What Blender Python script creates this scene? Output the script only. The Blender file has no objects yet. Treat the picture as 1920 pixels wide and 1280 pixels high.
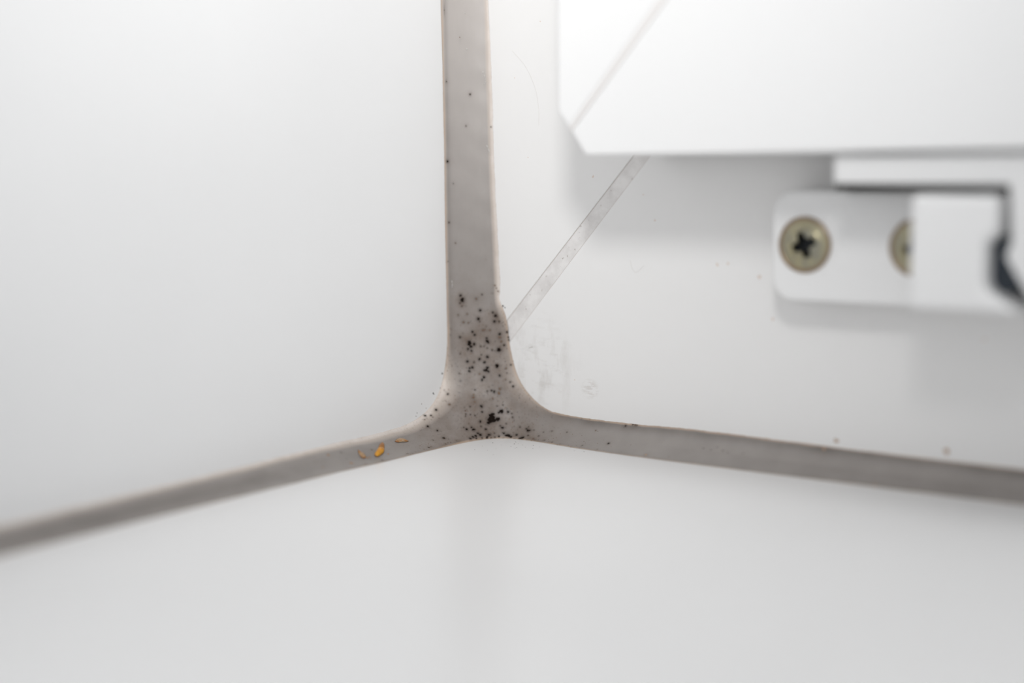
import bpy, bmesh, math, random
import numpy as np
from mathutils import Vector, Matrix
from mathutils.bvhtree import BVHTree

# All lengths are real; helper V() takes millimetres as (t, n, z):
# t = along the window frame away from the reveal, n = out of the frame into the room, z = up.
MM = 0.001
def V(t, n, z): return Vector((t * MM, -n * MM, z * MM))

sc = bpy.context.scene
COL = sc.collection
random.seed(7)
rng = np.random.RandomState(7)

# ------------------------------------------------------------------ camera
cd = bpy.data.cameras.new('camera')
cam = bpy.data.objects.new('camera', cd); COL.objects.link(cam)
cd.sensor_width = 36.0; cd.lens = 50.54
cd.clip_start = 0.005; cd.clip_end = 20
F = Vector((-0.585211, 0.801676, -0.121836)); R = Vector((0.80838, 0.588574, -0.010076)); U = Vector((-0.063632, 0.104386, 0.992499))
m = Matrix(((R.x, U.x, -F.x), (R.y, U.y, -F.y), (R.z, U.z, -F.z))).to_4x4()
m.translation = V(120.983, 155.646, 36.292)
cam.matrix_world = m
cd.dof.use_dof = True; cd.dof.focus_distance = 0.1868; cd.dof.aperture_fstop = 7.6; cd.dof.aperture_blades = 0
sc.camera = cam

# ------------------------------------------------------------------ light: room daylight, added overhead fill, flash head above the camera
w = bpy.data.worlds.new('World'); sc.world = w; w.use_nodes = True
bg = w.node_tree.nodes['Background']
bg.inputs[0].default_value = (0.98, 0.988, 1.0, 1); bg.inputs[1].default_value = 0.845
def area(name, loc, target, size, power, color=(1, 1, 1), shape='DISK'):
    d = bpy.data.lights.new(name, 'AREA'); d.shape = shape; d.size = size; d.energy = power; d.color = color
    o = bpy.data.objects.new(name, d); COL.objects.link(o)
    o.location = loc
    o.rotation_euler = (target - loc).to_track_quat('-Z', 'Y').to_euler()
    return o
fl = area('flash_head', V(114, 157, 132), V(4, 18, 80), 0.032, 0.0295, (1.0, 0.99, 0.975)); fl.data.spread = math.radians(63)
area('overhead_fill', V(200, 300, 1500), V(30, 20, 20), 0.9, 3.1, (1.0, 0.99, 0.97))  # unseen area light, added to brighten the corner from above
sc.view_settings.view_transform = 'Standard'; sc.view_settings.look = 'None'
sc.view_settings.gamma = 1.0; sc.view_settings.use_curve_mapping = False
sc.view_settings.exposure = 0.0
sc.cycles.use_denoising = True
sc.cycles.max_bounces = 12; sc.cycles.diffuse_bounces = 8

# ------------------------------------------------------------------ materials
class NT:
    def __init__(s, name):
        s.m = bpy.data.materials.new(name); s.m.use_nodes = True
        s.t = s.m.node_tree; s.b = s.t.nodes['Principled BSDF']
    def n(s, kind, **kw):
        x = s.t.nodes.new(kind)
        for k, v in kw.items(): setattr(x, k, v)
        return x
    def l(s, a, b): s.t.links.new(a, b)
    def coord(s): return s.n('ShaderNodeTexCoord').outputs['Object']
    def noise(s, scale, detail=3, rough=0.55, vec=None, stretch=None):
        x = s.n('ShaderNodeTexNoise'); x.inputs['Scale'].default_value = scale
        x.inputs['Detail'].default_value = detail; x.inputs['Roughness'].default_value = rough
        v = vec or s.coord()
        if stretch:
            mp = s.n('ShaderNodeMapping'); mp.inputs['Scale'].default_value = stretch
            s.l(v, mp.inputs['Vector']); v = mp.outputs[0]
        s.l(v, x.inputs['Vector']); return x.outputs[0]
    def ramp(s, fac, stops):
        x = s.n('ShaderNodeValToRGB'); e = x.color_ramp.elements
        while len(e) < len(stops): e.new(0.5)
        for i, (p, c) in enumerate(stops):
            e[i].position = p; e[i].color = (c, c, c, 1) if not isinstance(c, tuple) else c + (1,)
        s.l(fac, x.inputs[0]); return x.outputs[0]
    def mix(s, fac, a, b, mode='MIX'):
        x = s.n('ShaderNodeMix', data_type='RGBA', blend_type=mode)
        for i, v in ((0, fac), (6, a), (7, b)):
            if hasattr(v, 'links'): s.l(v, x.inputs[i])
            else: x.inputs[i].default_value = v if i == 0 else tuple(v) + (1,)
        return x.outputs[2]
    def math(s, op, a, b=0.0):
        x = s.n('ShaderNodeMath', operation=op)
        for i, v in ((0, a), (1, b)):
            if hasattr(v, 'links'): s.l(v, x.inputs[i])
            else: x.inputs[i].default_value = v
        return x.outputs[0]
    def attr(s, name): return s.n('ShaderNodeAttribute', attribute_name=name).outputs['Fac']
    def bump(s, h, dist, strength=1.0):
        x = s.n('ShaderNodeBump'); x.inputs['Distance'].default_value = dist; x.inputs['Strength'].default_value = strength
        s.l(h, x.inputs['Height']); s.l(x.outputs[0], s.b.inputs['Normal'])
    def set(s, color=None, rough=None, **kw):
        for key, v in (('Base Color', color), ('Roughness', rough)):
            if v is None: continue
            if hasattr(v, 'links'): s.l(v, s.b.inputs[key])
            else: s.b.inputs[key].default_value = (tuple(v) + (1,)) if key == 'Base Color' else v
        for k, v in kw.items(): s.b.inputs[k.replace('_', ' ')].default_value = v
        return s

def white_plastic(name, col, rough, mottle=0.03, coat=0.0):
    k = NT(name)
    f = k.ramp(k.noise(22, 3), [(0.35, 0.0), (0.7, 1.0)])
    dark = tuple(c * (1 - mottle) for c in col)
    c = k.mix(f, col, dark)
    k.set(c, rough, Specular_IOR_Level=0.45)
    if coat: k.b.inputs['Coat Weight'].default_value = coat; k.b.inputs['Coat Roughness'].default_value = 0.25
    return k
M = {}
M['reveal'] = white_plastic('white_reveal_panel', (0.82, 0.823, 0.826), 0.30, 0.03).m
M['sill'] = white_plastic('white_sill_board', (0.81, 0.81, 0.81), 0.28, 0.025).m
M['sash'] = white_plastic('white_sash_plastic', (0.83, 0.83, 0.83), 0.36, 0.015).m
M['hinge'] = white_plastic('white_hinge_cover', (0.80, 0.80, 0.80), 0.33, 0.02).m
# frame: white plastic with a rubbed grey smear beside the sealant corner
def frame_material(name, smear):
    k = white_plastic(name, (0.80, 0.795, 0.79), 0.36, 0.02)
    old = k.b.inputs['Base Color'].links[0].from_socket
    co = k.coord()
    c = old
    if smear:
        d = k.n('ShaderNodeVectorMath', operation='DISTANCE'); k.l(co, d.inputs[0]); d.inputs[1].default_value = V(10.8, 0, 9.5)
        near = k.ramp(k.math('MULTIPLY', d.outputs['Value'], 100.0), [(0.35, 1.0), (0.85, 0.0)])
        rub = k.ramp(k.noise(520, 5, 0.65, co, (1.0, 1.0, 0.30)), [(0.50, 0.0), (0.66, 1.0)])
        rub2 = k.ramp(k.noise(900, 4, 0.6, co, (0.5, 1, 1.3)), [(0.53, 0.0), (0.64, 1.0)])
        fac = k.math('MULTIPLY', near, k.math('ADD', k.math('MULTIPLY', rub, 0.34), k.math('MULTIPLY', rub2, 0.20)))
        c = k.mix(fac, c, (0.50, 0.47, 0.44))
        d2 = k.n('ShaderNodeVectorMath', operation='DISTANCE'); k.l(co, d2.inputs[0]); d2.inputs[1].default_value = V(19.9, 0, 7.2)
        near2 = k.ramp(k.math('MULTIPLY', d2.outputs['Value'], 500.0), [(0.35, 1.0), (0.75, 0.0)])
        rub3 = k.ramp(k.noise(1500, 4, 0.6, co, (0.6, 1, 1.6)), [(0.46, 0.0), (0.54, 1.0)])
        c = k.mix(k.math('MULTIPLY', k.math('MULTIPLY', near2, rub3), 0.34), c, (0.48, 0.43, 0.39))
    k.l(c, k.b.inputs['Base Color']); return k.m
M['frame'] = frame_material('white_frame_plastic', True)
# scraped weld
k = NT('scraped_weld')
co = k.coord()
f1 = k.ramp(k.noise(420, 5, 0.6, co, (1, 1, 1)), [(0.38, 0.0), (0.70, 1.0)])
f2 = k.ramp(k.noise(1500, 2, 0.5, co), [(0.68, 0.0), (0.74, 1.0)])
c = k.mix(f1, (0.77, 0.755, 0.745), (0.63, 0.61, 0.60)); c = k.mix(f2, c, (0.40, 0.36, 0.33))
k.set(c, 0.42); k.bump(k.noise(900, 3, 0.5, co), 0.00006); M['weld'] = k.m
M['weld_sash'] = NT('sash_weld').set((0.81, 0.785, 0.77), 0.4).m
M['joint_line'] = NT('dirty_joint_line').set((0.52, 0.45, 0.41), 0.7).m
M['rubber'] = NT('black_rubber_gasket').set((0.03, 0.03, 0.032), 0.6).m
M['glass'] = NT('window_glass').set((0.95, 0.98, 0.98), 0.02, Transmission_Weight=1.0, IOR=1.45).m
M['gap_shade'] = NT('painted_gap_shade').set((0.014, 0.011, 0.010), 0.6).m  # near-black colour standing in for the shade inside the hinge gaps
M['slate'] = NT('slate_blue_hinge_pin').set((0.018, 0.026, 0.038), 0.5).m
k = NT('yellow_zinc_screw')
f = k.ramp(k.noise(900, 3), [(0.35, 0.0), (0.65, 1.0)])
k.set(k.mix(f, (0.40, 0.36, 0.23), (0.28, 0.27, 0.22)), 0.32, Metallic=0.85); M['zinc'] = k.m
M['recess'] = NT('screw_recess').set((0.02, 0.022, 0.026), 0.5, Metallic=0.5).m
k = NT('black_mould')
f = k.ramp(k.noise(2500, 2), [(0.3, 0.0), (0.75, 1.0)])
k.set(k.mix(f, (0.004, 0.0035, 0.0035), (0.02, 0.012, 0.008)), 0.9, Specular_IOR_Level=0.05); M['mould'] = k.m
M['mould_faint'] = NT('faint_mould').set((0.05, 0.036, 0.028), 0.85, Specular_IOR_Level=0.1).m
M['mould_brown'] = NT('brown_mould').set((0.16, 0.10, 0.065), 0.85, Specular_IOR_Level=0.2).m
M['mould_grey'] = NT('grey_speck').set((0.13, 0.125, 0.12), 0.85).m
M['crumb'] = NT('brown_crumb').set((0.42, 0.29, 0.20), 0.8).m
M['pink_crumb'] = NT('pinkish_dust_crumb').set((0.68, 0.58, 0.52), 0.8).m
def amber(name, a, b, alpha):
    k = NT(name); f = k.ramp(k.noise(1600, 3, 0.6, k.coord(), (2.0, 1, 0.5)), [(0.35, 0.0), (0.65, 1.0)])
    k.set(k.mix(f, a, b), 0.3, Subsurface_Weight=0.25, Subsurface_Scale=0.0004)
    k.b.inputs['Subsurface Radius'].default_value = (1.0, 0.5, 0.1); k.b.inputs['Transmission Weight'].default_value = alpha
    return k.m
M['amber'] = amber('bright_amber_shell', (0.72, 0.33, 0.015), (0.55, 0.22, 0.01), 0.1)
M['amber_crumb'] = NT('amber_crumb').set((0.40, 0.17, 0.03), 0.5).m
M['amber_rim'] = amber('dark_amber_rim', (0.26, 0.09, 0.01), (0.17, 0.055, 0.008), 0.0)
M['amber_tip'] = amber('brown_amber_tip', (0.36, 0.17, 0.05), (0.26, 0.10, 0.025), 0.0)
M['wing'] = amber('pale_brown_membrane', (0.40, 0.27, 0.165), (0.32, 0.19, 0.09), 0.0)
M['fibre'] = NT('white_fibre').set((0.92, 0.92, 0.9), 0.3).m
M['hair'] = NT('grey_hair').set((0.45, 0.42, 0.40), 0.6).m
# grey silicone: tint at its edges, brown film towards the corner, mould haloes from the mesh attributes
k = NT('grey_silicone')
co = k.coord()
q = k.attr('edge'); mo = k.attr('mould'); ru = k.attr('rust'); fl = k.attr('film'); dk = k.attr('dark_tone')
base = k.mix(k.ramp(k.noise(120, 4, 0.6, co, (1, 1, 0.35)), [(0.3, 0.0), (0.7, 1.0)]), (0.455, 0.422, 0.402), (0.41, 0.38, 0.36))
base = k.mix(k.math('MULTIPLY', dk, k.ramp(k.noise(160, 4, 0.6, co), [(0.25, 0.7), (0.7, 1.0)])), base, (0.130, 0.116, 0.106))  # darker tone down the bead and along its arms
rn = k.ramp(k.noise(420, 5, 0.65, co), [(0.35, 0.0), (0.72, 1.0)])
base = k.mix(k.math('MULTIPLY', ru, k.math('ADD', k.math('MULTIPLY', rn, 0.55), 0.40)), base, (0.135, 0.095, 0.070))
fn_ = k.math('MINIMUM', k.math('MULTIPLY', fl, k.ramp(k.noise(500, 4, 0.6, co), [(0.2, 0.85), (0.8, 1.15)])), 1.0)
base = k.mix(k.math('MINIMUM', k.math('MULTIPLY', fn_, 1.7), 1.0), base, (0.50, 0.435, 0.385))
base = k.mix(k.math('MAXIMUM', k.math('SUBTRACT', k.math('MULTIPLY', fn_, 2.0), 1.0), 0.0), base, (0.78, 0.745, 0.72))
edge = k.ramp(k.math('ADD', q, k.math('MULTIPLY', k.math('SUBTRACT', k.noise(380, 4, 0.6, co), 0.5), 0.10)), [(0.02, 0.85), (0.115, 0.0)])
base = k.mix(k.math('MULTIPLY', edge, k.math('SUBTRACT', 1.0, k.math('MULTIPLY', fl, 0.95))), base, (0.50, 0.38, 0.29))
fine = k.ramp(k.noise(2600, 3, 0.6, co), [(0.60, 0.0), (0.70, 1.0)])
base = k.mix(k.math('MULTIPLY', k.math('MULTIPLY', fine, ru), 0.7), base, (0.06, 0.045, 0.035))
base = k.mix(mo, base, (0.03, 0.018, 0.012))
k.set(base, k.ramp(k.noise(300, 3, 0.5, co), [(0.3, 0.34), (0.7, 0.48)]), Specular_IOR_Level=0.45)
k.bump(k.noise(450, 4, 0.55, co, (1, 1, 0.3)), 0.00010, 0.6)
M['silicone'] = k.m

# ------------------------------------------------------------------ object helpers
def link(name, me, mat=None, parent=None, **props):
    o = bpy.data.objects.new(name, me); COL.objects.link(o)
    if mat is not None and me is not None: me.materials.clear(); me.materials.append(mat)
    if parent is not None: o.parent = parent
    for a, b in props.items(): o[a] = b
    return o
def from_bm(name, bm, mat, parent=None, smooth=False, **props):
    bmesh.ops.recalc_face_normals(bm, faces=bm.faces[:])
    me = bpy.data.meshes.new(name); bm.to_mesh(me); bm.free()
    if smooth:
        for p in me.polygons: p.use_smooth = True
    return link(name, me, mat, parent, **props)
def prism_bm(poly, n0, n1, bevel=0.0, seg=3):
    """outline in (t, z) millimetres, extruded from n0 to n1"""
    bm = bmesh.new()
    a = [bm.verts.new(V(t, n0, z)) for t, z in poly]; b = [bm.verts.new(V(t, n1, z)) for t, z in poly]
    bm.faces.new(a); bm.faces.new(b[::-1])
    for i in range(len(poly)): bm.faces.new((a[i], b[i], b[(i + 1) % len(poly)], a[(i + 1) % len(poly)]))
    bmesh.ops.recalc_face_normals(bm, faces=bm.faces[:])
    if bevel:
        es = [e for e in bm.edges if len(e.link_faces) == 2 and e.calc_face_angle(0) > 0.6]
        bmesh.ops.bevel(bm, geom=es, offset=bevel * MM, segments=seg, profile=0.5, affect='EDGES')
    return bm
def prism(name, poly, n0, n1, mat, parent=None, bevel=0.0, seg=3, **props):
    return from_bm(name, prism_bm(poly, n0, n1, bevel, seg), mat, parent, **props)
def rounded(t0, t1, z0, z1, r, n=6):
    out = []
    for cx, cz, a0 in ((t1 - r, z1 - r, 0), (t0 + r, z1 - r, 90), (t0 + r, z0 + r, 180), (t1 - r, z0 + r, 270)):
        for i in range(n + 1):
            a = math.radians(a0 + 90 * i / n); out.append((cx + r * math.cos(a), cz + r * math.sin(a)))
    return out

# ------------------------------------------------------------------ setting: reveal panel and sill board
def box(name, t0, t1, n0, n1, z0, z1, mat, **props):
    return prism(name, [(t0, z0), (t1, z0), (t1, z1), (t0, z1)], n0, n1, mat, None, 0.3, 2, **props)
wall_left = box('wall_left', -18, 0, -45, 250, -15, 270, M['reveal'], kind='structure', label='smooth white window reveal panel left of the vertical sealant bead')
sill = box('trim_1', 0.0, 270, 0.0, 250, -15, 0, M['sill'], kind='structure', label='smooth white window sill board below the sealant corner')

# ------------------------------------------------------------------ silicone bead: three arms meeting in one corner
EDGE_LEFT = [[74.698, 2.038], [54.862, 2.1], [40.636, 2.194], [33.622, 2.27], [26.12, 2.35], [21.164, 2.301], [16.506, 2.401], [12.962, 2.704], [10.078, 3.491], [8.027, 4.642], [6.503, 6.323], [5.65, 8.253], [5.078, 10.371], [4.789, 12.669], [4.775, 15.572], [4.824, 22.791], [4.873, 29.941], [4.808, 37.025], [4.857, 44.045], [4.905, 51.001], [5.065, 57.883]]
EDGE_RIGHT = [[3.905, 58.021], [4.196, 53.838], [4.39, 48.945], [4.563, 42.621], [4.728, 35.541], [5.004, 29.839], [5.281, 24.104], [5.505, 20.867], [5.396, 19.417], [5.291, 18.326], [5.989, 16.91], [6.592, 15.13], [6.837, 13.33], [7.085, 11.748], [7.51, 10.031], [8.2, 8.191], [9.157, 6.667], [10.64, 5.268], [12.202, 4.249], [14.271, 3.575], [19.343, 3.272], [25.87, 3.206], [35.178, 3.381], [49.528, 3.224], [62.595, 3.08], [75.678, 3.083]]
EDGE_SILL = [[3.436, 77.181], [3.49, 64.827], [3.935, 50.887], [4.382, 38.18], [4.523, 31.092], [5.102, 24.002], [5.234, 17.997], [5.461, 12.882], [5.855, 8.318], [6.876, 4.991], [9.045, 3.131], [12.812, 2.905], [17.4, 3.387], [21.842, 3.853], [29.977, 4.181], [37.528, 4.217], [51.438, 4.021], [64.131, 3.843], [76.835, 3.543]]
def smooth_curve(pts, per=24):
    P = np.array(pts, float); P = np.vstack([2 * P[0] - P[1], P, 2 * P[-1] - P[-2]])
    out = []
    for i in range(1, len(P) - 2):
        p0, p1, p2, p3 = P[i - 1], P[i], P[i + 1], P[i + 2]
        d1 = np.linalg.norm(p2 - p1); m1 = (p2 - p0) / (np.linalg.norm(p2 - p0) + 1e-9) * d1; m2 = (p3 - p1) / (np.linalg.norm(p3 - p1) + 1e-9) * d1
        for s in np.linspace(0, 1, per, endpoint=False):
            h = (2 * s**3 - 3 * s**2 + 1, s**3 - 2 * s**2 + s, -2 * s**3 + 3 * s**2, s**3 - s**2)
            out.append(h[0] * p1 + h[1] * m1 + h[2] * p2 + h[3] * m2)
    out.append(P[-2]); return np.array(out)
FAR = 245.0
s_in = np.concatenate([np.arange(0, 20, 0.09), np.arange(20, 42, 0.17)]); s_out = 42 + (FAR - 42) * (np.linspace(0, 1, 46)[1:] ** 1.6)
S = np.concatenate([s_in, s_out]); NJ = len(S); MQ = 52
def arms(curve, to3, far0, far1, rag0, rag1):
    """split an edge at the corner bisector, resample both arms at the distances S; returns two (NJ,3) arrays"""
    c = np.vstack([[far0], curve, [far1]])
    k = int(np.argmin(np.abs(c[:, 0] - c[:, 1]) + 0.02 * (c[:, 0] + c[:, 1])))
    res = []
    for part, rag in ((c[:k + 1][::-1], rag0), (c[k:], rag1)):
        L = np.concatenate([[0], np.cumsum(np.linalg.norm(np.diff(part, axis=0), axis=1))])
        x = np.interp(S, L, part[:, 0]); y = np.interp(S, L, part[:, 1])
        w = sum(rng.uniform(.4, 1) * np.sin(S * f + rng.uniform(0, 6.28)) for f in (0.7, 1.3, 2.1, 3.7, 5.9, 9.0)) / 4.0
        w *= np.clip((S - 2) / 4, 0, 1) * rag
        ax = 0 if abs(part[-1, 1]) > abs(part[-1, 0]) else 1     # offset the small coordinate
        if ax == 0: x = x + w
        else: y = y + w
        res.append(np.array([to3(a, b) for a, b in zip(x, y)]))
    return res
eL = smooth_curve(EDGE_LEFT); eR = smooth_curve(EDGE_RIGHT); eS = smooth_curve(EDGE_SILL)
A_left, A_top = arms(eL, lambda n, z: (0, n, z), (260.0, 2.1), (5.1, 260.0), 0.05, 0.04)
B_top, B_right = arms(eR, lambda t, z: (t, 0, z), (3.9, 260.0), (260.0, 3.1), 0.10, 0.06)
C_left, C_right = arms(eS, lambda t, n: (t, n, 0), (3.5, 260.0), (260.0, 3.5), 0.06, 0.06)
spine = {'top': (A_top + B_top) / 2, 'right': (B_right + C_right) / 2, 'left': (A_left + C_left) / 2}
centre = (A_top[0] + B_top[0] + C_left[0]) / 3
verts = [centre]; sid = {}
for kx in ('top', 'right', 'left'):
    sp = spine[kx]; w = np.clip(S / 6, 0, 1)[:, None]; sp = sp * w + (centre + (sp - sp[0])) * (1 - w)
    sid[kx] = [0] + list(range(len(verts), len(verts) + NJ - 1)); verts += list(sp[1:])
verts_q = [1.0] * len(verts)
grids = []
for name, k1, e1, k2, e2 in (('L', 'left', A_left, 'top', A_top), ('R', 'top', B_top, 'right', B_right), ('S', 'right', C_right, 'left', C_left)):
    bnd = np.vstack([e1[::-1], e2[1:]]); spi = sid[k1][::-1] + sid[k2][1:]
    ids = np.zeros((MQ + 1, len(spi)), int); ids[MQ] = spi
    spv = np.array([verts[i] for i in spi])
    for r in range(MQ):
        f = (r / MQ) ** 1.15
        ids[r] = range(len(verts), len(verts) + len(spi)); verts += list(bnd * (1 - f) + spv * f); verts_q += [r / MQ] * len(spi)
    grids.append(ids)
P = np.array(verts, float); Q = np.array(verts_q)
fixed = np.zeros(len(P), bool)
for ids in grids: fixed[ids[0]] = True; fixed[ids[:, 0]] = True; fixed[ids[:, -1]] = True
ed = np.vstack([np.vstack([np.stack([g[:-1].ravel(), g[1:].ravel()], 1), np.stack([g[:, :-1].ravel(), g[:, 1:].ravel()], 1)]) for g in grids])
ed = np.unique(np.sort(ed, 1), axis=0)
ei = np.concatenate([ed[:, 0], ed[:, 1]]); ej = np.concatenate([ed[:, 1], ed[:, 0]])
deg = np.bincount(ei, minlength=len(P)).astype(float)
for it in range(420):
    avg = np.stack([np.bincount(ei, weights=P[ej, a], minlength=len(P)) for a in range(3)], 1) / deg[:, None]
    P[~fixed] = P[~fixed] * 0.1 + avg[~fixed] * 0.9
faces = np.vstack([np.stack([g[:-1, :-1].ravel(), g[:-1, 1:].ravel(), g[1:, 1:].ravel(), g[1:, :-1].ravel()], 1) for g in grids])
# hollow of the tooled bead: move towards the joint
nrm = np.zeros_like(P)
fn = np.cross(P[faces[:, 2]] - P[faces[:, 0]], P[faces[:, 3]] - P[faces[:, 1]])
fn *= np.sign(fn.sum(1))[:, None]
for c4 in range(4): np.add.at(nrm, faces[:, c4], fn)
nrm /= np.linalg.norm(nrm, axis=1)[:, None] + 1e-12
dist = np.linalg.norm(P, axis=1)
vert_arm = np.clip((P[:, 2] - 6) / 8, 0, 1)
left_arm = np.clip((P[:, 1] - 8) / 8, 0, 1)
hollow = (0.52 - 0.06 * vert_arm - 0.20 * left_arm) * np.clip(dist / 9, 0.45, 1) * Q * (2 - Q)
lump = sum(rng.uniform(.5, 1) * np.sin(P @ rng.uniform(-1, 1, 3) * f + rng.uniform(0, 6)) for f in (0.5, 0.9, 1.6, 2.6)) * 0.03
P = P + nrm * (-hollow + lump * np.clip(Q * 4, 0, 1))[:, None]
P = np.maximum(P, 0.0); P[Q == 0] += nrm[Q == 0] * 0.03
BEAD_BVH = BVHTree.FromPolygons([V(*p) for p in P], [tuple(int(i) for i in f) for f in faces])
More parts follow.
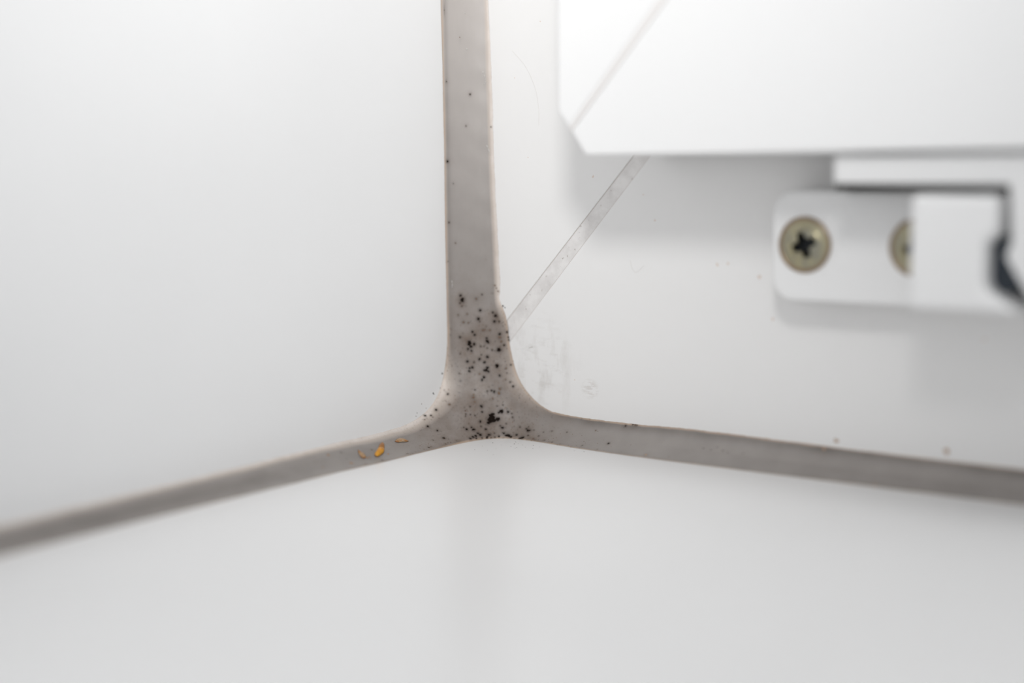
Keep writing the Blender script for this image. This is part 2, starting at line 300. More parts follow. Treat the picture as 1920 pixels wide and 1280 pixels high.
# measured positions of specks and flakes, millimetres (t, n, z, radius, kind)
SPOTS_BEAD = [(1.39,3.12,18.25,0.289,'m'), (1.22,3.28,18.84,0.173,'m'), (1.18,3.37,17.83,0.115,'m'), (3.38,1.32,18.92,0.108,'m'), (3.23,1.57,16.79,0.195,'m'), (3.1,1.83,15.64,0.217,'m'), (3.26,1.75,15.29,0.101,'m'), (4.67,0.65,16.49,0.144,'m'), (5.02,0.53,16.04,0.246,'m'), (4.95,0.69,15.28,0.202,'m'), (5.53,0.38,15.29,0.13,'m'), (2.51,2.41,13.89,0.174,'m'), (2.77,2.27,13.49,0.174,'m'), (1.25,3.57,13.2,0.145,'m'), (2.29,2.85,12.39,0.333,'m'), (2.5,2.78,11.96,0.246,'m'), (2.82,2.49,12.24,0.231,'m'), (2.2,3.05,11.61,0.173,'m'), (2.61,2.82,11.36,0.159,'m'), (4.27,1.4,12.59,0.26,'m'), (4.15,1.41,13.02,0.159,'m'), (3.56,2.03,11.95,0.13,'m'), (3.94,1.76,11.95,0.101,'m'), (5.7,0.51,13.6,0.188,'m'), (6.62,0.06,13.87,0.166,'m'), (6.81,0.03,13.19,0.137,'m'), (6.85,0.03,12.83,0.123,'m'), (5.71,0.75,11.48,0.303,'m'), (6.28,0.37,12.1,0.137,'m'), (4.93,1.23,11.45,0.13,'m'), (5.25,1.04,11.37,0.072,'m'), (4.34,1.55,11.7,0.108,'m'), (4.51,1.76,10.53,0.217,'m'), (3.64,2.41,10.25,0.195,'m'), (3.78,2.17,10.82,0.101,'m'), (4.27,2.12,9.82,0.202,'m'), (2.31,3.35,9.94,0.202,'m'), (3.06,2.88,9.83,0.13,'m'), (5.75,1.27,9.35,0.274,'m'), (4.69,2.03,9.12,0.216,'m'), (4.53,2.23,8.79,0.26,'m'), (4.86,2.07,8.62,0.188,'m'), (2.96,3.14,9.14,0.202,'m'), (2.68,3.36,9.05,0.173,'m'), (2.71,3.48,8.66,0.195,'m'), (7.31,0.22,9.48,0.123,'m'), (1.4,3.76,10.98,0.094,'m'), (6.22,1.33,8.06,0.166,'m'), (4.47,2.54,7.85,0.216,'m'), (4.32,2.77,7.5,0.187,'m'), (6.98,0.72,8.4,0.087,'m'), (7.53,0.73,7.21,0.122,'m'), (7.94,0.66,6.65,0.151,'m'), (1.66,4.37,8.37,0.087,'m'), (3.82,3.73,6.23,0.13,'m'), (5.16,2.74,6.04,0.122,'m'), (5.59,2.37,6.1,0.144,'m'), (5.89,2.19,5.95,0.187,'m'), (5.05,3.97,4.12,0.215,'m'), (3.97,5.04,4.14,0.115,'m'), (5.32,4.16,3.41,0.15,'m'), (6.56,2.46,4.08,0.101,'m'), (7.15,1.92,4.21,0.115,'m'), (7.15,2.3,3.39,0.316,'m'), (6.91,2.59,3.23,0.172,'m'), (7.9,1.8,3.31,0.194,'m'), (8.38,1.62,3.11,0.115,'m'), (8.59,1.73,2.64,0.129,'m'), (6.35,3.41,2.75,0.444,'m'), (6.31,3.72,2.36,0.43,'m'), (6.67,3.36,2.34,0.373,'m'), (7.04,2.95,2.42,0.315,'m'), (6.27,4.02,2.03,0.258,'m'), (6.34,3.26,3.02,0.287,'m'), (8.07,2.49,1.83,0.107,'m'), (5.53,4.88,2.24,0.179,'m'), (4.4,5.55,3.17,0.107,'m'), (4.86,5.11,3,0.093,'m'), (7.82,3.01,1.33,0.207,'m'), (7.52,3.08,1.58,0.129,'m'), (6.3,4.68,1.23,0.171,'m'), (5.8,5.07,1.64,0.121,'m'), (4.91,7.07,1.46,0.192,'m'), (5.41,6.21,1.34,0.242,'m'), (5.15,6.33,1.62,0.142,'m'), (4.58,7.27,1.71,0.106,'m'), (6.13,5.71,0.62,0.228,'m'), (5.89,5.92,0.84,0.171,'m'), (5.9,6.39,0.56,0.199,'m'), (5.8,6.85,0.48,0.177,'m'), (6.8,4.64,0.52,0.207,'m'), (6.73,4.91,0.33,0.143,'m'), (5.75,7.37,0.34,0.184,'m'), (6.06,6.5,0.27,0.142,'m'), (6.74,5.05,0.18,0.171,'m'), (6.41,5.67,0.21,0.128,'m'), (8.22,3.21,0.65,0.164,'m'), (8.67,3.1,0.41,0.257,'m'), (8.93,3.02,0.33,0.214,'m'), (9.2,2.98,0.22,0.193,'m'), (8.06,3.27,0.72,0.114,'m'), (9.83,2.54,0.49,0.171,'m'), (10.74,2.62,0.2,0.27,'m'), (10.45,2.76,0.12,0.142,'m'), (11.22,1.74,1.09,0.228,'m'), (10.83,1.68,1.28,0.135,'m'), (11.04,1.73,1.14,0.142,'m'), (11.03,1.47,1.53,0.086,'m'), (9.88,1.83,1.44,0.107,'m'), (11.45,2.19,0.53,0.121,'m'), (11.93,1.51,1.2,0.085,'m'), (7.79,3.76,0.26,0.164,'m'), (7.41,4.16,0.18,0.128,'m'), (7.22,4.01,0.68,0.107,'m'), (7.09,4.57,0.14,0.114,'m'), (4.01,10.83,0.78,0.203,'m'), (3.54,12.42,0.71,0.084,'m'), (4.53,14.57,0.21,0.131,'m'), (4.59,18.84,0.14,0.095,'m'), (4.83,18.15,0.08,0.075,'m'), (4.43,23.56,0.08,0.126,'m'), (2.68,10.51,1.59,0.148,'m'), (1.47,11.01,2.12,0.176,'m'), (0.28,10.09,3.3,0.163,'m'), (0.75,9.43,3.27,0.135,'m'), (0.75,8.32,3.88,0.178,'m'), (1,6.08,5.73,0.144,'m'), (1.04,9.4,3.08,0.071,'m'), (25.4,0.14,2.9,0.13,'m'), (26.45,0.03,3.16,0.116,'m'), (26.77,0.04,3.14,0.116,'m'), (27.02,0.05,3.12,0.095,'m'), (24.13,2.25,0.81,0.143,'m'), (20.58,2.98,0.28,0.076,'m'), (17.04,1.22,1.38,0.077,'m'), (13.42,1.42,1.05,0.071,'m'), (15.73,2.79,0.18,0.084,'m'), (14.67,1.23,1.29,0.071,'m'), (13,1.93,0.58,0.092,'m'), (14.33,2.49,0.24,0.084,'m'), (3.95,5.97,3.26,0.114,'m'), (4.05,6.16,3.01,0.093,'m'), (3.69,5.79,3.65,0.086,'m'), (3.45,5.6,4.03,0.064,'m'), (2.18,1.81,45.67,0.121,'m'), (0.21,4.39,36.84,0.157,'m'), (0.23,4.39,47.33,0.092,'m'), (4.34,0.13,41.35,0.086,'m'), (1.81,2.32,41.52,0.078,'m'), (0.29,4.38,28.72,0.107,'m'), (0.16,4.51,56.61,0.091,'m'), (1.35,3.19,17.39,0.087,'m'), (2.75,1.79,18.35,0.144,'b'), (1.88,2.72,16.32,0.116,'b'), (2.01,2.67,15.12,0.116,'b'), (1.51,3.09,15.21,0.145,'b'), (0.98,3.56,16.24,0.101,'b'), (3.67,1.59,14.1,0.145,'b'), (3.88,1.45,14.17,0.101,'b'), (4.49,1.1,14.1,0.13,'b'), (5.71,0.55,13.17,0.188,'b'), (5.93,0.49,12.6,0.144,'b'), (6.81,0.65,9.04,0.13,'b'), (6.96,1,7.52,0.108,'b'), (3.9,2.79,8.27,0.137,'b'), (3.93,4.22,5.28,0.201,'b'), (3.84,4.08,5.6,0.144,'b'), (4.22,4.36,4.72,0.151,'b'), (6.45,1.85,5.74,0.238,'b'), (6.46,1.68,6.3,0.187,'b'), (5.93,2.56,5.03,0.129,'b'), (1.68,6.62,4.45,0.186,'b'), (0.62,10.62,2.88,0.092,'b'), (4.94,11.63,0.23,0.125,'b'), (4.93,11.11,0.29,0.084,'b'), (2.13,22.9,1.03,0.114,'b'), (4.32,26.56,0.16,0.098,'b'), (12.5,2.45,0.25,0.134,'b'), (21.25,0.77,1.98,0.09,'b'), (3.74,5.75,3.64,0.114,'b'), (0.48,6.18,6.25,0.072,'b'), (1.31,2.76,53.14,0.085,'b'), (0.82,3.7,25.94,0.093,'b'), (4.84,0.33,20.14,0.108,'b'), (5.03,0.23,19.78,0.094,'b'), (5.21,0.12,19.35,0.115,'b'), (4.89,18.63,0.07,0.088,'b'), (4.64,17.39,0.11,0.082,'b'), (4.59,15.62,0.15,0.082,'b'), (4.51,14.11,0.24,0.097,'b'), (5.02,10.66,0.29,0.091,'b'), (5.18,9.61,0.35,0.091,'b'), (19.19,3.57,0.01,0.069,'b'), (17.16,3.04,0.13,0.07,'b'), (23.21,3.46,0.15,0.068,'b'), (1.94,4.52,7.39,0.13,'g'), (1.24,27.54,1.38,0.118,'g'), (0.67,3.78,33.9,0.093,'g'), (2.49,27.91,0.78,0.085,'g'), (0.17,4.56,23.5,0.093,'g'), (37.43,1.49,1.51,0.098,'g'), (38.52,1.61,1.45,0.091,'g'), (40.1,1.55,1.48,0.104,'g'), (39.21,1.26,1.8,0.078,'g'), (40.85,1.6,1.37,0.084,'g'), (42.81,1.5,1.44,0.077,'g'), (3.43,28.19,0.43,0.156,'a'), (3.67,28.06,0.35,0.091,'a'), (1.25,29.83,1.44,0.143,'a'), (2.73,32.41,0.55,0.09,'a'), (3.17,24.87,0.47,0.132,'a'), (3.09,24.4,0.51,0.099,'a'), (3.64,21.5,0.42,0.121,'a'), (3.52,24.68,0.34,0.086,'a'), (30.44,3.54,0.25,0.186,'c'), (52.65,0.16,2.88,0.25,'c'), (60.3,3.39,0.16,0.21,'c')]
SPOTS_FRAME = [(5.91,-0,17.38,0.144,'m'), (6.23,-0,17.18,0.101,'m'), (67.17,-0,4.14,0.357,'c'), (54.09,-0,3.96,0.28,'c'), (38.36,-0,24.02,0.194,'p'), (39.8,-0,24.2,0.161,'p'), (44,-0,22.74,0.254,'p'), (20.46,-0,34.71,0.164,'p'), (29.6,-0,29.26,0.133,'p'), (27.9,-0,32.43,0.1,'p'), (45.81,-0,17.79,0.19,'p'), (71,-0,16.95,0.174,'p'), (17.49,-0,8.21,0.091,'p'), (12.41,-0,54.69,0.097,'p'), (8.23,-0,47.66,0.084,'p'), (10.28,-0,37.25,0.084,'p')]
SPOTS_SILL = [(8.96,6.73,0,0.105,'s'), (11.79,5.76,0,0.105,'s'), (11.18,4.63,0,0.077,'s'), (12.11,5.37,0,0.063,'s'), (12.42,7.4,0,0.069,'s'), (13.42,7.51,0,0.055,'s'), (13.55,8.02,0,0.055,'s'), (14.39,5.14,0,0.07,'s'), (15.58,6.95,0,0.062,'s'), (9.8,11.72,0,0.062,'s'), (11.39,11.1,0,0.048,'s'), (13.77,12.97,0,0.061,'s'), (22.22,5.05,0,0.095,'s'), (20.94,5.27,0,0.054,'s'), (9.17,9.19,0,0.049,'s'), (10.78,7.28,0,0.042,'s'), (13.12,5.75,0,0.049,'s'), (14.24,6.73,0,0.041,'s'), (15.8,5.71,0,0.048,'s'), (11.69,9.66,0,0.041,'s')]
SPOTS_REVEAL = [(0,7.93,5.97,0.15,'m'), (-0,5.99,8.44,0.144,'m'), (0,11.4,3.83,0.071,'m'), (0,11.63,3.43,0.071,'m'), (0,10.42,4.91,0.071,'b'), (0,9.5,4.2,0.071,'b'), (0,6.5,6.54,0.072,'b')]
FLAKES = {'shell': [(3.16, 23.62, 0.52), (2.87, 23.14, 0.68), (2.59, 22.57, 0.82), (2.27, 21.95, 0.96), (2.2, 21.47, 0.97), (2.3, 21.07, 0.92), (2.52, 21.02, 0.83), (3.04, 21.61, 0.64), (3.35, 22.23, 0.51), (3.53, 23.04, 0.4), (3.53, 23.65, 0.37)], 'tip': [(2.23, 21.86, 0.97), (1.82, 21.22, 1.13), (1.52, 20.73, 1.26), (1.42, 20.3, 1.31), (1.34, 19.96, 1.37), (1.54, 20.08, 1.25), (1.66, 20.02, 1.19), (2.12, 20.52, 0.98), (2.52, 21.02, 0.83), (2.35, 21.43, 0.91)], 'wing': [(1.58, 24.9, 1.27), (1.99, 25.27, 1.01), (2.44, 25.53, 0.77), (2.94, 25.7, 0.55), (3.2, 25.55, 0.45), (3.09, 25.08, 0.5), (2.7, 24.79, 0.67), (2.3, 24.68, 0.88), (2.04, 24.83, 1.01)], 'wing2': [(1.8, 18.1, 1.22), (1.58, 17.48, 1.39), (1.57, 16.88, 1.43), (1.77, 16.48, 1.34), (2.13, 16.29, 1.16), (2.48, 16.17, 0.99), (2.39, 16.7, 1.0), (2.2, 17.22, 1.06), (2.09, 17.82, 1.08)]}
# mould haloes, brown film and pale right-hand film as mesh attributes (stains of their own shape)
mould = np.zeros(len(P)); MR = {'m': 0.85, 'b': 0.60, 'g': 0.35, 'a': 0.25, 'c': 0.4}
halo = np.zeros(len(P)); nearc = np.where((P[:, 2] < 62) & (P[:, 0] < 90) & (P[:, 1] < 90))[0]; Pn = P[nearc]
for t, n, z, r, kd in SPOTS_BEAD + SPOTS_REVEAL:
    d2 = (Pn[:, 0] - t) ** 2 + (Pn[:, 1] - n) ** 2 + (Pn[:, 2] - z) ** 2
    s_ = r * 0.85 + 0.03; amp = MR[kd] * min(1.0, 0.3 + r / 0.22)
    mould[nearc] = np.maximum(mould[nearc], amp * np.exp(-d2 / (2 * s_ ** 2)))
    halo[nearc] += 0.30 * amp * np.exp(-d2 / (2 * (r * 2.6 + 0.1) ** 2))
mould = np.clip(mould, 0, 0.95)
cx = np.array([6.0, 4.6, 5.2])
dc = np.linalg.norm((P - cx) * np.array([0.70, 0.58, 0.50]), axis=1)
rust = 0.95 * np.exp(-(dc / 6.8) ** 2)
rust += np.clip(halo, 0, 0.6)
gL, gR, gS = grids
def side(g, sl): return g[:, sl].ravel()
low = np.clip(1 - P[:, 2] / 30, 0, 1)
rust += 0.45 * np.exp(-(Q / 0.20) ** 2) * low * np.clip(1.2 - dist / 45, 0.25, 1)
film = np.zeros(len(P)); dark_tone = np.zeros(len(P))
# pale ragged film where the upright bead was smeared onto the frame
i_ = side(gR, slice(0, NJ)); film[i_] = (np.clip(1 - Q / 0.26, 0, 1) ** 0.6 * np.clip((P[:, 2] - 13) / 6, 0, 1) * 0.85)[i_]
# thin film of the left arm and of the corner flare on the reveal
i_ = side(gL, slice(0, gL.shape[1])); wl_ = np.clip((P[:, 1] - 4.5) / 4.5, 0, 1) * np.clip(1.15 - P[:, 2] / 14, 0, 1)
film[i_] = np.maximum(film[i_], (np.clip(1 - Q / (0.60 - 0.22 * np.clip((P[:, 1] - 15) / 20, 0, 1)), 0, 1) ** 0.8 * wl_ * 0.88)[i_])
i_ = side(gL, slice(NJ, gL.shape[1])); dark_tone[i_] = np.maximum(dark_tone[i_], (0.38 * np.exp(-((Q - 0.16) / 0.13) ** 2) * np.clip((P[:, 2] - 3) / 6, 0, 1))[i_])
# corner flares: the sealant was wiped out thin over the reveal and over the frame
i_ = side(gL, slice(0, gL.shape[1])); fa = np.clip((P[:, 1] - 4.4) / 1.5, 0, 1) * np.clip((P[:, 2] - 1.7) / 1.5, 0, 1) * np.clip(1.0 - Q / 0.62, 0, 1)
film[i_] = np.maximum(film[i_], (fa ** 0.8 * 0.72)[i_])
i_ = side(gR, slice(0, gR.shape[1])); fb = np.clip((P[:, 0] - 5.4) / 2.5, 0, 1) * np.clip((P[:, 2] - 3.0) / 2.0, 0, 1) * np.clip(1 - Q / 0.5, 0, 1)
film[i_] = np.maximum(film[i_], (fb * 0.42)[i_]); rust[i_] += (0.5 * fb * np.clip(1 - P[:, 2] / 18, 0, 1))[i_]
# dark rim of mould along the sill in the corner
i_ = side(gS, slice(0, gS.shape[1])); rim_ = 1.0 * np.exp(-(Q / 0.10) ** 2) * np.exp(-(((P[:, 0] - 8) / 4.5) ** 2 + ((P[:, 1] - 4) / 3.0) ** 2))
rim_ *= 0.45 + 0.55 * np.sin(P[:, 0] * 3.1) * np.sin(P[:, 0] * 7.3 + P[:, 1] * 5)
mould[i_] = np.maximum(mould[i_], np.clip(rim_, 0, 1)[i_])
# darker bands in the two lower arms
i_ = np.concatenate([side(gL, slice(0, NJ)), side(gS, slice(NJ, gS.shape[1]))])
band = np.zeros(len(P)); band[side(gL, slice(0, NJ))] = np.clip((Q[side(gL, slice(0, NJ))] - 0.30) / 0.55, 0, 1); band[side(gS, slice(NJ, gS.shape[1]))] = np.clip((Q[side(gS, slice(NJ, gS.shape[1]))] - 0.05) / 0.75, 0, 1)
dark_tone[i_] = np.maximum(dark_tone[i_], (band * np.clip((P[:, 1] - 13) / 30, 0, 1) * 0.80)[i_])
i_ = side(gR, slice(NJ, gR.shape[1])); dark_tone[i_] = np.maximum(dark_tone[i_], (0.85 * np.exp(-((Q - 0.12) / 0.32) ** 2) * np.clip((P[:, 0] - 10) / 10, 0, 1))[i_])
i_ = side(gS, slice(0, NJ)); dark_tone[i_] = np.maximum(dark_tone[i_], (0.22 * np.clip((P[:, 0] - 25) / 25, 0, 1))[i_])
low_tone = 0.56 * np.clip((57 - P[:, 2]) / 31, 0, 1)          # darker tone overall, fading out towards the top of the upright bead
dark_tone = 1 - (1 - low_tone) * (1 - np.clip(dark_tone, 0, 1))
me = bpy.data.meshes.new('silicone_sealant')
fc = faces.copy()
f0 = np.cross(P[fc[:, 2]] - P[fc[:, 0]], P[fc[:, 3]] - P[fc[:, 1]]).sum(1) > 0
fc[f0] = fc[f0][:, ::-1]
me.from_pydata([tuple(V(*p)) for p in P], [], [tuple(int(i) for i in f) for f in fc])
for nm, arr in (('edge', Q), ('mould', mould), ('rust', np.clip(rust, 0, 1)), ('film', film), ('dark_tone', dark_tone)):
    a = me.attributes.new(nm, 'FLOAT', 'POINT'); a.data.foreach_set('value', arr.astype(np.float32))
for p in me.polygons: p.use_smooth = True
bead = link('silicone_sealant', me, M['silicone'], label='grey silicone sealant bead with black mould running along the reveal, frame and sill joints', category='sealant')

# mould spots: low irregular mounds sitting on the surface
def mound_mesh(name, seed, spiky):
    r = random.Random(seed); k = 18; bm = bmesh.new()
    f1, f2, f3 = r.uniform(0, 6.28), r.uniform(0, 6.28), r.uniform(0, 6.28)
    rad = [1 + spiky * (0.55 * math.sin(2 * 6.2832 * i / k + f1) + 0.5 * math.sin(3 * 6.2832 * i / k + f2) + 0.35 * math.sin(5 * 6.2832 * i / k + f3) + 0.35 * r.uniform(-1, 1)) for i in range(k)]
    o = [bm.verts.new((rad[i] * math.cos(6.2832 * i / k), rad[i] * math.sin(6.2832 * i / k), -0.04)) for i in range(k)]
    c = [bm.verts.new((0.55 * rad[i] * math.cos(6.2832 * i / k), 0.55 * rad[i] * math.sin(6.2832 * i / k), 0.16 + r.uniform(-.05, .05))) for i in range(k)]
    top = bm.verts.new((0, 0, 0.24))
    for i in range(k):
        j = (i + 1) % k
        bm.faces.new((o[i], o[j], c[j], c[i])); bm.faces.new((c[i], c[j], top))
    me = bpy.data.meshes.new(name); bm.to_mesh(me); bm.free()
    for p in me.polygons: p.use_smooth = True
    return me
SPOT_MAT = {'m': 'mould', 'f': 'mould_faint', 'b': 'mould_brown', 'g': 'mould_grey', 'a': 'amber_crumb', 'c': 'crumb', 's': 'mould', 'p': 'pink_crumb'}
SPOT_MESH = {}
for kd in SPOT_MAT:
    SPOT_MESH[kd] = []
    for v_ in range(10):
        mm_ = mound_mesh('mould_spot', 31 * v_ + ord(kd), 0.30 if kd in 'ms' else 0.28); mm_.materials.append(M[SPOT_MAT[kd]]); SPOT_MESH[kd].append(mm_)
SPOT_NAME = {'m': 'mould_spot', 'f': 'mould_spot', 'b': 'mould_spot', 'g': 'mould_spot', 's': 'mould_spot', 'a': 'amber_crumb', 'c': 'dirt_crumb', 'p': 'dust_crumb'}
def put_spot(t, n, z, r, kd, parent, normal=None, flat=1.0):
    p = V(t, n, z)
    if normal is None:
        q_ = BEAD_BVH.find_nearest(p); p = q_[0]; normal = q_[1]
        if normal.x - normal.y + normal.z < 0: normal = -normal
    o = bpy.data.objects.new(SPOT_NAME[kd], random.choice(SPOT_MESH[kd])); COL.objects.link(o)
    rot = normal.to_track_quat('Z', 'Y').to_matrix().to_4x4() @ Matrix.Rotation(random.uniform(0, 6.28), 4, 'Z')
    sx = random.uniform(0.75, 1.35)
    if z < 1.3 and kd in 'mf' and parent is bead:        # mould crept along the sill edge: drawn out sideways
        xa = (R - normal * R.dot(normal)).normalized(); ya = normal.cross(xa)
        rot = Matrix((xa, ya, normal)).transposed().to_4x4(); sx = 1.45
    o.matrix_world = Matrix.Translation(p) @ rot @ Matrix.Diagonal((r * MM * sx, r * MM / sx, r * MM * flat, 1))
    o.parent = parent
    return o
for t, n, z, r, kd in SPOTS_BEAD:
    big = r > 0.25
    put_spot(t, n, z, r * (1.0 if big else 0.84), 'f' if kd == 'm' and r < 0.135 else kd, bead, None, 2.6 if kd in 'ac' else 0.8)
for t, n, z, r, kd in SPOTS_REVEAL: put_spot(t, n, z, r, kd, wall_left, Vector((1, 0, 0)))
for t, n, z, r, kd in SPOTS_SILL: put_spot(t, n, z, r, kd, sill, Vector((0, 0, 1)))
# the peppering too fine to pick apart: one joined part
bm = bmesh.new()
made = 0
while made < 520:
    j = rng.randint(len(P))
    t, n, z = P[j]
    dens = math.exp(-((t - 6) / 6) ** 2 - ((n - 3) / 4.5) ** 2 - ((z - 6.5) / 7.5) ** 2)
    dens = max(dens, 0.55 * math.exp(-((t + n - 9) / 22) ** 2) * math.exp(-(z / 0.9) ** 2) * (1 if n < 16 else .35))
    if rng.rand() > dens or z > 22: continue
    r = (0.025 + 0.05 * rng.rand() ** 2) * MM
    nv = Vector((nrm[j, 0], -nrm[j, 1], nrm[j, 2])); qt = nv.to_track_quat('Z', 'Y').to_matrix()
    ctr = V(t, n, z); ring = []
    for i in range(6):
        a = 6.2832 * i / 6; rr = r * rng.uniform(.6, 1.3)
        ring.append(bm.verts.new(ctr + qt @ Vector((rr * math.cos(a), rr * math.sin(a), 0.002 * MM))))
    top = bm.verts.new(ctr + qt @ Vector((0, 0, r * 0.5)))
    for i in range(6): bm.faces.new((ring[i], ring[(i + 1) % 6], top))
    made += 1
me = bpy.data.meshes.new('mould_peppering'); bm.to_mesh(me); bm.free()
link('mould_peppering', me, M['mould_brown'], bead, kind='stuff')
# small glossy bubbles and dribbles raised from the upper bead
M['bubble'] = NT('glossy_silicone_bubble').set((0.5, 0.48, 0.46), 0.08, Coat_Weight=0.6).m
def blob(name, pts, r):
    bm = bmesh.new()
    for (t, n, z), s in pts:
        q_ = BEAD_BVH.find_nearest(V(t, n, z)); tmp = bmesh.ops.create_icosphere(bm, subdivisions=2, radius=r * s * MM)
        for v in tmp['verts']: v.co += q_[0]
    return from_bm(name, bm, M['bubble'], bead, True)
def trail(pts, k=9):
    c = smooth_curve(pts, k); return [(tuple(p_), 0.55 + 0.25 * math.sin(i * 0.7)) for i, p_ in enumerate(c)]
blob('bubble', [((2.2, 2.3, 51.6), 1.0)], 0.13)
blob('bubble', [((2.1, 2.4, 56.3), 0.7)], 0.13)
blob('dribble', trail([(3.75, 1.0, 48.7), (3.9, .95, 48.2), (4.05, .85, 47.6)]), 0.13)
blob('dribble', trail([(4.05, .85, 47.4), (3.95, .9, 47.1), (3.8, .95, 46.9)]), 0.10)
blob('dribble', trail([(4.15, .95, 38.9), (4.35, .85, 38.4), (4.5, .8, 37.7)]), 0.13)
blob('dribble', trail([(0.5, 4.2, 20.9), (.55, 4.15, 20.4), (.5, 4.2, 20.0)]), 0.08)

# ------------------------------------------------------------------ window frame (setting)
win = bpy.data.objects.new('window_1', None); COL.objects.link(win); win['kind'] = 'structure'; win['label'] = 'white plastic window frame with a diagonal corner weld, right of the sealant bead'
win.empty_display_size = 0.02
# weld band edges: z as a function of t
wl = lambda t: 8.35 + 1.094 * t
wr = lambda t: 4.75 + 1.125 * t
G = 0.05
stile = prism('frame_stile', [(0, -15), (0, 270), (62, 270), (62, wl(62)), (0, wl(0)), (0, wl(0))][1:5], -42, 0, M['frame'], win, 0.10, 2)
rail = prism('frame_rail', [(0, -15), (270, -15), (270, 74.5), (62, 74.5), (0, wr(0))], -42, 0, M['frame'], win, 0.10, 2)
weld = prism('corner_weld', [(0, wr(0)), (62, wr(62)), (62, wl(62) - 0.09), (0, wl(0) - 0.09)], -20, -0.10, M['weld'], win)
prism('joint_line', [(0, wr(0)), (62, wr(62)), (62, wr(62) + 0.03), (0, wr(0) + 0.03)], -20, -0.07, M['joint_line'], win)
prism('joint_line', [(0, wl(0) - 0.09), (62, wl(62) - 0.09), (62, wl(62)), (0, wl(0))], -20, -0.13, M['joint_line'], win)
for t, n, z, r, kd in SPOTS_FRAME: put_spot(t, n, z, r, kd, rail if kd != 'm' else stile, Vector((0, -1, 0)), 0.35)

# ------------------------------------------------------------------ opening sash
sash = bpy.data.objects.new('sash', None); COL.objects.link(sash); sash.parent = win; sash.location = V(30, 9, 37.3); sash.empty_display_size = 0.02
sash['label'] = 'bright white opening window sash with a clipped corner, hanging in front of the frame'
def adopt(o, parent):
    bpy.context.view_layer.update(); o.parent = parent; o.matrix_parent_inverse = Matrix.Translation(-parent.location); return o
D1 = 17.0
sm = lambda t: 40.7 + 1.14 * (t - 28.4)
tc = 28.12
def sash_stile(): return [(26.6, 42.28), (tc, sm(tc)), (100, sm(100)), (100, 270), (26.6, 270)]
def sash_rail():
    t2 = 28.36; z2 = 42.28 - 1.294 * (t2 - 26.65)
    return [(30.36, 37.25), (270, 37.25), (270, 120.0), (100.24, 120.0), (t2, z2)]
t2 = 28.36; z2 = 42.28 - 1.294 * (t2 - 26.65)
adopt(prism('sash_stile', sash_stile(), 1.6, D1, M['sash'], None, 0.35, 3), sash)
adopt(prism('sash_rail', sash_rail(), 1.6, D1, M['sash'], None, 0.35, 3), sash)
adopt(prism('sash_weld', [(tc + .02, sm(tc) - .02), (t2 - .02, z2 + .02), (100.24, 120.0), (100, sm(100))], 1.6, D1 - 0.06, M['weld_sash'], None), sash)
adopt(prism('glass_pane', [(101, 122), (270, 122), (270, 270), (101, 270)], 6, 10, M['glass'], None), sash)
adopt(prism('gasket', [(29.5, 41), (262, 41), (262, 44), (33, 44), (33, 262), (29.5, 262)], 0.0, 1.6, M['rubber'], None), sash)

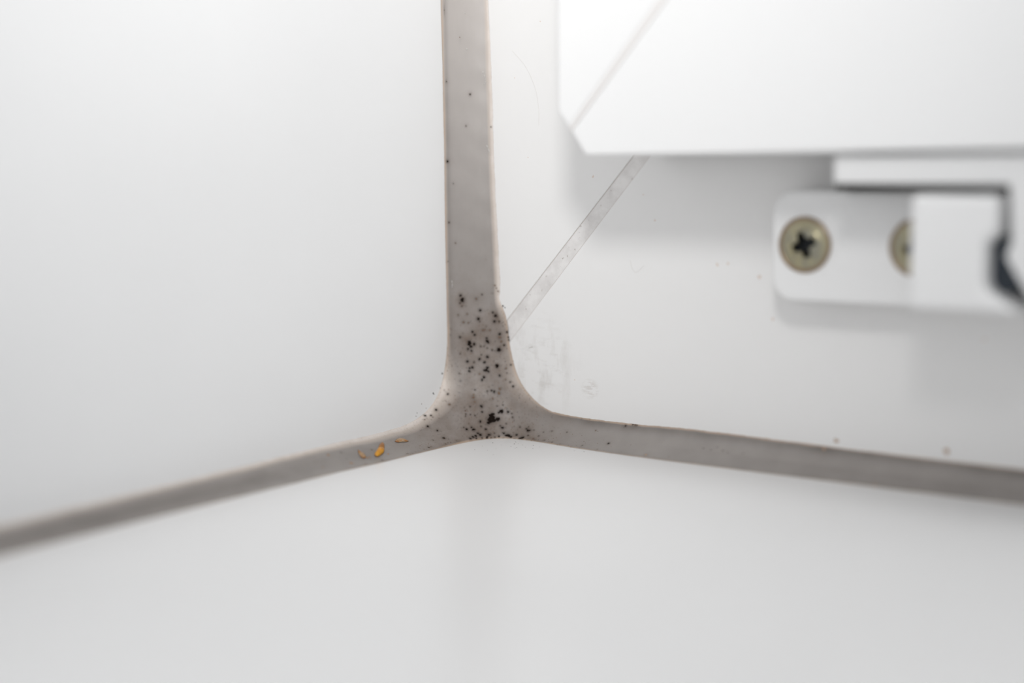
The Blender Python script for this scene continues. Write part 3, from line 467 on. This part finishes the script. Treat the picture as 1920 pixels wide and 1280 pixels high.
# ------------------------------------------------------------------ hinge
hinge = bpy.data.objects.new('hinge', None); COL.objects.link(hinge); hinge.parent = win; hinge.location = V(60, 0, 27); hinge.empty_display_size = 0.01
hinge['label'] = 'white window hinge with two cross-head screws, fixed to the frame under the sash'
plate = adopt(prism('hinge_plate', rounded(48.2, 92, 20.6, 33.2, 2.6), 0.0, 5.5, M['hinge'], None, 0.55, 3), hinge)
def screw(t, z, n, r, ang):
    bm = bmesh.new(); NR, NA = 30, 96
    rows = []
    for i in range(NR + 1):
        rr = i / NR; row = []
        for j in range(NA):
            a = 2 * math.pi * j / NA; x, y = rr * math.cos(a), rr * math.sin(a)
            h = 0.16 * (1 - rr ** 2) + (0.0 if rr < 0.97 else -0.25)
            h -= 0.05 * max(0, 1 - abs(rr - 0.72) / 0.05)
            ca, sa = math.cos(ang), math.sin(ang); u_, v_ = x * ca + y * sa, -x * sa + y * ca
            arm = max(min(0.15 - abs(u_), 0.50 - abs(v_)), min(0.15 - abs(v_), 0.50 - abs(u_)), 0.30 - math.hypot(u_, v_) )
            h -= 0.55 * min(1, max(0, (arm + 0.02) / 0.07))
            row.append(bm.verts.new((x * r * MM, y * r * MM, h * r * MM)))
        rows.append(row)
    for i in range(NR):
        for j in range(NA):
            j2 = (j + 1) % NA
            bm.faces.new((rows[i][j], rows[i + 1][j], rows[i + 1][j2], rows[i][j2]))
    bmesh.ops.remove_doubles(bm, verts=bm.verts[:], dist=1e-7)
    bmesh.ops.recalc_face_normals(bm, faces=bm.faces[:])
    me = bpy.data.meshes.new('screw'); bm.to_mesh(me); bm.free()
    me.materials.append(M['zinc']); me.materials.append(M['recess'])
    for p in me.polygons:
        p.use_smooth = True
        c = p.center
        if c.z < -0.10 * r * MM and math.hypot(c.x, c.y) < 0.9 * r * MM: p.material_index = 1
    o = bpy.data.objects.new('screw', me); COL.objects.link(o)
    o.matrix_world = Matrix.Translation(V(t, n, z)) @ Matrix.Rotation(math.radians(90), 4, 'X')
    # dark countersink seat around the head
    bm = bmesh.new(); K = 48
    a_ = [bm.verts.new(V(t + 1.12 * r * math.cos(6.2832 * i / K), n - 0.02, z + 1.12 * r * math.sin(6.2832 * i / K))) for i in range(K)]
    b_ = [bm.verts.new(V(t + 1.06 * r * math.cos(6.2832 * i / K), n + 0.22, z + 1.06 * r * math.sin(6.2832 * i / K))) for i in range(K)]
    c_ = [bm.verts.new(V(t + 0.96 * r * math.cos(6.2832 * i / K), n - 0.05, z + 0.96 * r * math.sin(6.2832 * i / K))) for i in range(K)]
    for i in range(K):
        j = (i + 1) % K
        bm.faces.new((a_[i], a_[j], b_[j], b_[i])); bm.faces.new((b_[i], b_[j], c_[j], c_[i]))
    seat = from_bm('screw_seat', bm, M['rim'], None, True)
    return o, seat
# real screw holes through the plate
bm = bmesh.new()
for t in (52.3, 65.35): bmesh.ops.create_cone(bm, cap_ends=True, segments=40, radius1=2.55 * MM, radius2=2.55 * MM, depth=9 * MM, matrix=Matrix.Translation(V(t, 7.0, 27.05)) @ Matrix.Rotation(math.radians(90), 4, 'X'))
me = bpy.data.meshes.new('cutter'); bm.to_mesh(me); bm.free()
cut = bpy.data.objects.new('cutter', me); COL.objects.link(cut)
bo = plate.modifiers.new('holes', 'BOOLEAN'); bo.operation = 'DIFFERENCE'; bo.object = cut; bo.solver = 'EXACT'
bpy.context.view_layer.update()
nm_ = bpy.data.meshes.new_from_object(plate.evaluated_get(bpy.context.evaluated_depsgraph_get()))
plate.modifiers.clear(); plate.data = nm_; nm_.name = 'hinge_plate'; bpy.data.objects.remove(cut)
M['rim'] = NT('tarnished_screw_rim').set((0.30, 0.22, 0.15), 0.4, Metallic=0.7).m
for t, ang in ((52.3, 0.35), (65.35, 0.2)):
    o, seat = screw(t, 27.05, 5.62, 2.85, ang)
    adopt(o, hinge); adopt(seat, hinge)
kn = [(68.7, 32.95), (68.7, 21.6), (79.6, 21.6), (76.1, 24.0), (76.1, 28.5), (77.2, 29.0), (77.2, 32.95)]
adopt(prism('knuckle_cover', kn, 5.0, D1, M['hinge'], None, 0.7, 4), hinge)
adopt(prism('hinge_pin', rounded(75.2, 78.6, 23.4, 28.9, 0.8, 4), 6.0, 14.0, M['slate'], None, 0.3, 2), hinge)
adopt(prism('gap_shade_strip', [(57.0, 33.25), (84, 33.25), (84, 36.6), (57.0, 36.6)], 0.4, 8.0, M['gap_shade'], None, 0.1, 1), hinge)  # added strip, painted as the shade in the gap under the leaf
adopt(prism('gap_shade_block', [(75.0, 22.4), (88, 22.4), (88, 33.2), (75.0, 33.2)], 5.5, 8.4, M['gap_shade'], None, 0.2, 2), hinge)  # added block, its dark colour is the shade behind the knuckle slot
leaf = [(59.9, 36.9), (59.9, 34.05), (77.9, 33.9), (78.2, 28.4), (77.7, 27.0), (78.4, 25.8), (80.4, 22.6), (92, 22.6), (92, 36.9)]
adopt(prism('sash_leaf', leaf, 9.0, 15.5, M['hinge'], None, 0.3, 2), hinge)

M['hair_pale'] = NT('pale_hair').set((0.66, 0.63, 0.61), 0.6).m
# ------------------------------------------------------------------ loose bits caught on the bead
def flake(name, pts, mat, curl, thick, label=None, parent=None, cat='insect fragment', rim=None):
    c = sum((V(*p) for p in pts), Vector()) / len(pts)
    q_ = BEAD_BVH.find_nearest(c); nv = q_[1]
    if nv.x - nv.y + nv.z < 0: nv = -nv
    bm = bmesh.new()
    N = len(pts); rings = []
    for lvl, (sc_, hh) in enumerate(((1.0, 0.02), (0.72, curl * 0.6), (0.38, curl * 0.92), (0.0, curl))):
        row = []
        for p in pts:
            v = c + (V(*p) - c) * sc_
            b_ = BEAD_BVH.find_nearest(v)
            row.append(b_[0] + nv * (hh + 0.05) * MM)
        rings.append(row)
    def sheet(off, flip):
        vs = [[bm.verts.new(p + nv * off * MM) for p in row] for row in rings[:3]]; ct = bm.verts.new(rings[3][0] + nv * off * MM)
        for a, b in ((0, 1), (1, 2)):
            for i in range(N): bm.faces.new((vs[a][i], vs[a][(i + 1) % N], vs[b][(i + 1) % N], vs[b][i]))
        for i in range(N): bm.faces.new((vs[2][i], vs[2][(i + 1) % N], ct))
        return vs[0]
    lo = sheet(0, 0); hi = sheet(thick, 0)
    for i in range(N): bm.faces.new((lo[i], lo[(i + 1) % N], hi[(i + 1) % N], hi[i]))
    o = from_bm(name, bm, mat, parent, True)
    if label: o['label'] = label; o['category'] = cat; o['group'] = 'amber flakes on the left sealant arm'
    if rim:
        o.data.materials.append(rim)
        for p in o.data.polygons:
            cc = p.center
            if min((cc - r_).length for r_ in rings[0]) < 0.24 * MM: p.material_index = 1
    return o
sh = flake('amber_flake', FLAKES['shell'], M['amber'], 0.35, 0.10, 'bright orange amber flake, largest of the bits on the left sealant arm', rim=M['amber_rim'])
flake('shell_tip', FLAKES['tip'], M['amber_tip'], 0.22, 0.08, None, sh)
flake('amber_flake', FLAKES['wing'], M['wing'], 0.12, 0.05, 'pale brown crescent flake just left of the bright orange flake', rim=M['amber_tip'])
flake('amber_flake', FLAKES['wing2'], M['wing'], 0.18, 0.05, 'thin brown lens-shaped flake right of the bright orange flake', rim=M['amber_tip'])
def strand(name, pts, r, mat, label, cat, parent=None):
    cu = bpy.data.curves.new(name, 'CURVE'); cu.dimensions = '3D'; cu.bevel_depth = r * MM; cu.bevel_resolution = 2; cu.resolution_u = 8; cu.use_fill_caps = True
    s = cu.splines.new('POLY'); sp = smooth_curve(pts, 8); s.points.add(len(sp) - 1)
    for i, p in enumerate(sp): s.points[i].co = (*V(*p), 1)
    tmp = bpy.data.objects.new('tmp', cu); COL.objects.link(tmp); bpy.context.view_layer.update()
    me = bpy.data.meshes.new_from_object(tmp.evaluated_get(bpy.context.evaluated_depsgraph_get())); bpy.data.objects.remove(tmp)
    o = link(name, me, mat, parent, label=label, category=cat); return o
strand('white_grain', [(2.75, 20.55, 0.35), (2.6, 20.2, 0.42), (2.45, 19.85, 0.52)], 0.10, M['fibre'], 'tiny shiny white grain beside the bright orange flake', 'grain')

strand('hair', [(26.05,0.03,24.17),(26.21,0.03,23.36),(26.6,0.03,22.77),(27.07,0.03,22.72),(27.54,0.03,23.14),(28.08,0.03,23.56)], 0.014, M['hair_pale'], 'fine curled grey hair on the frame below the sash shadow', 'hair')
strand('hair', [(10.12,0.03,11.88),(10.47,0.03,12.05),(10.82,0.03,12.14)], 0.022, M['hair'], 'short straight grey hair on the frame just right of the moulded bead', 'hair')
strand('hair', [(7.87,0.02,51.2),(10.0,0.02,49.03),(11.51,0.02,46.22),(12.07,0.02,43.45),(12.05,0.02,41.38)], 0.011, M['hair_pale'], 'long pale arched hair on the frame between upright bead and sash', 'hair')
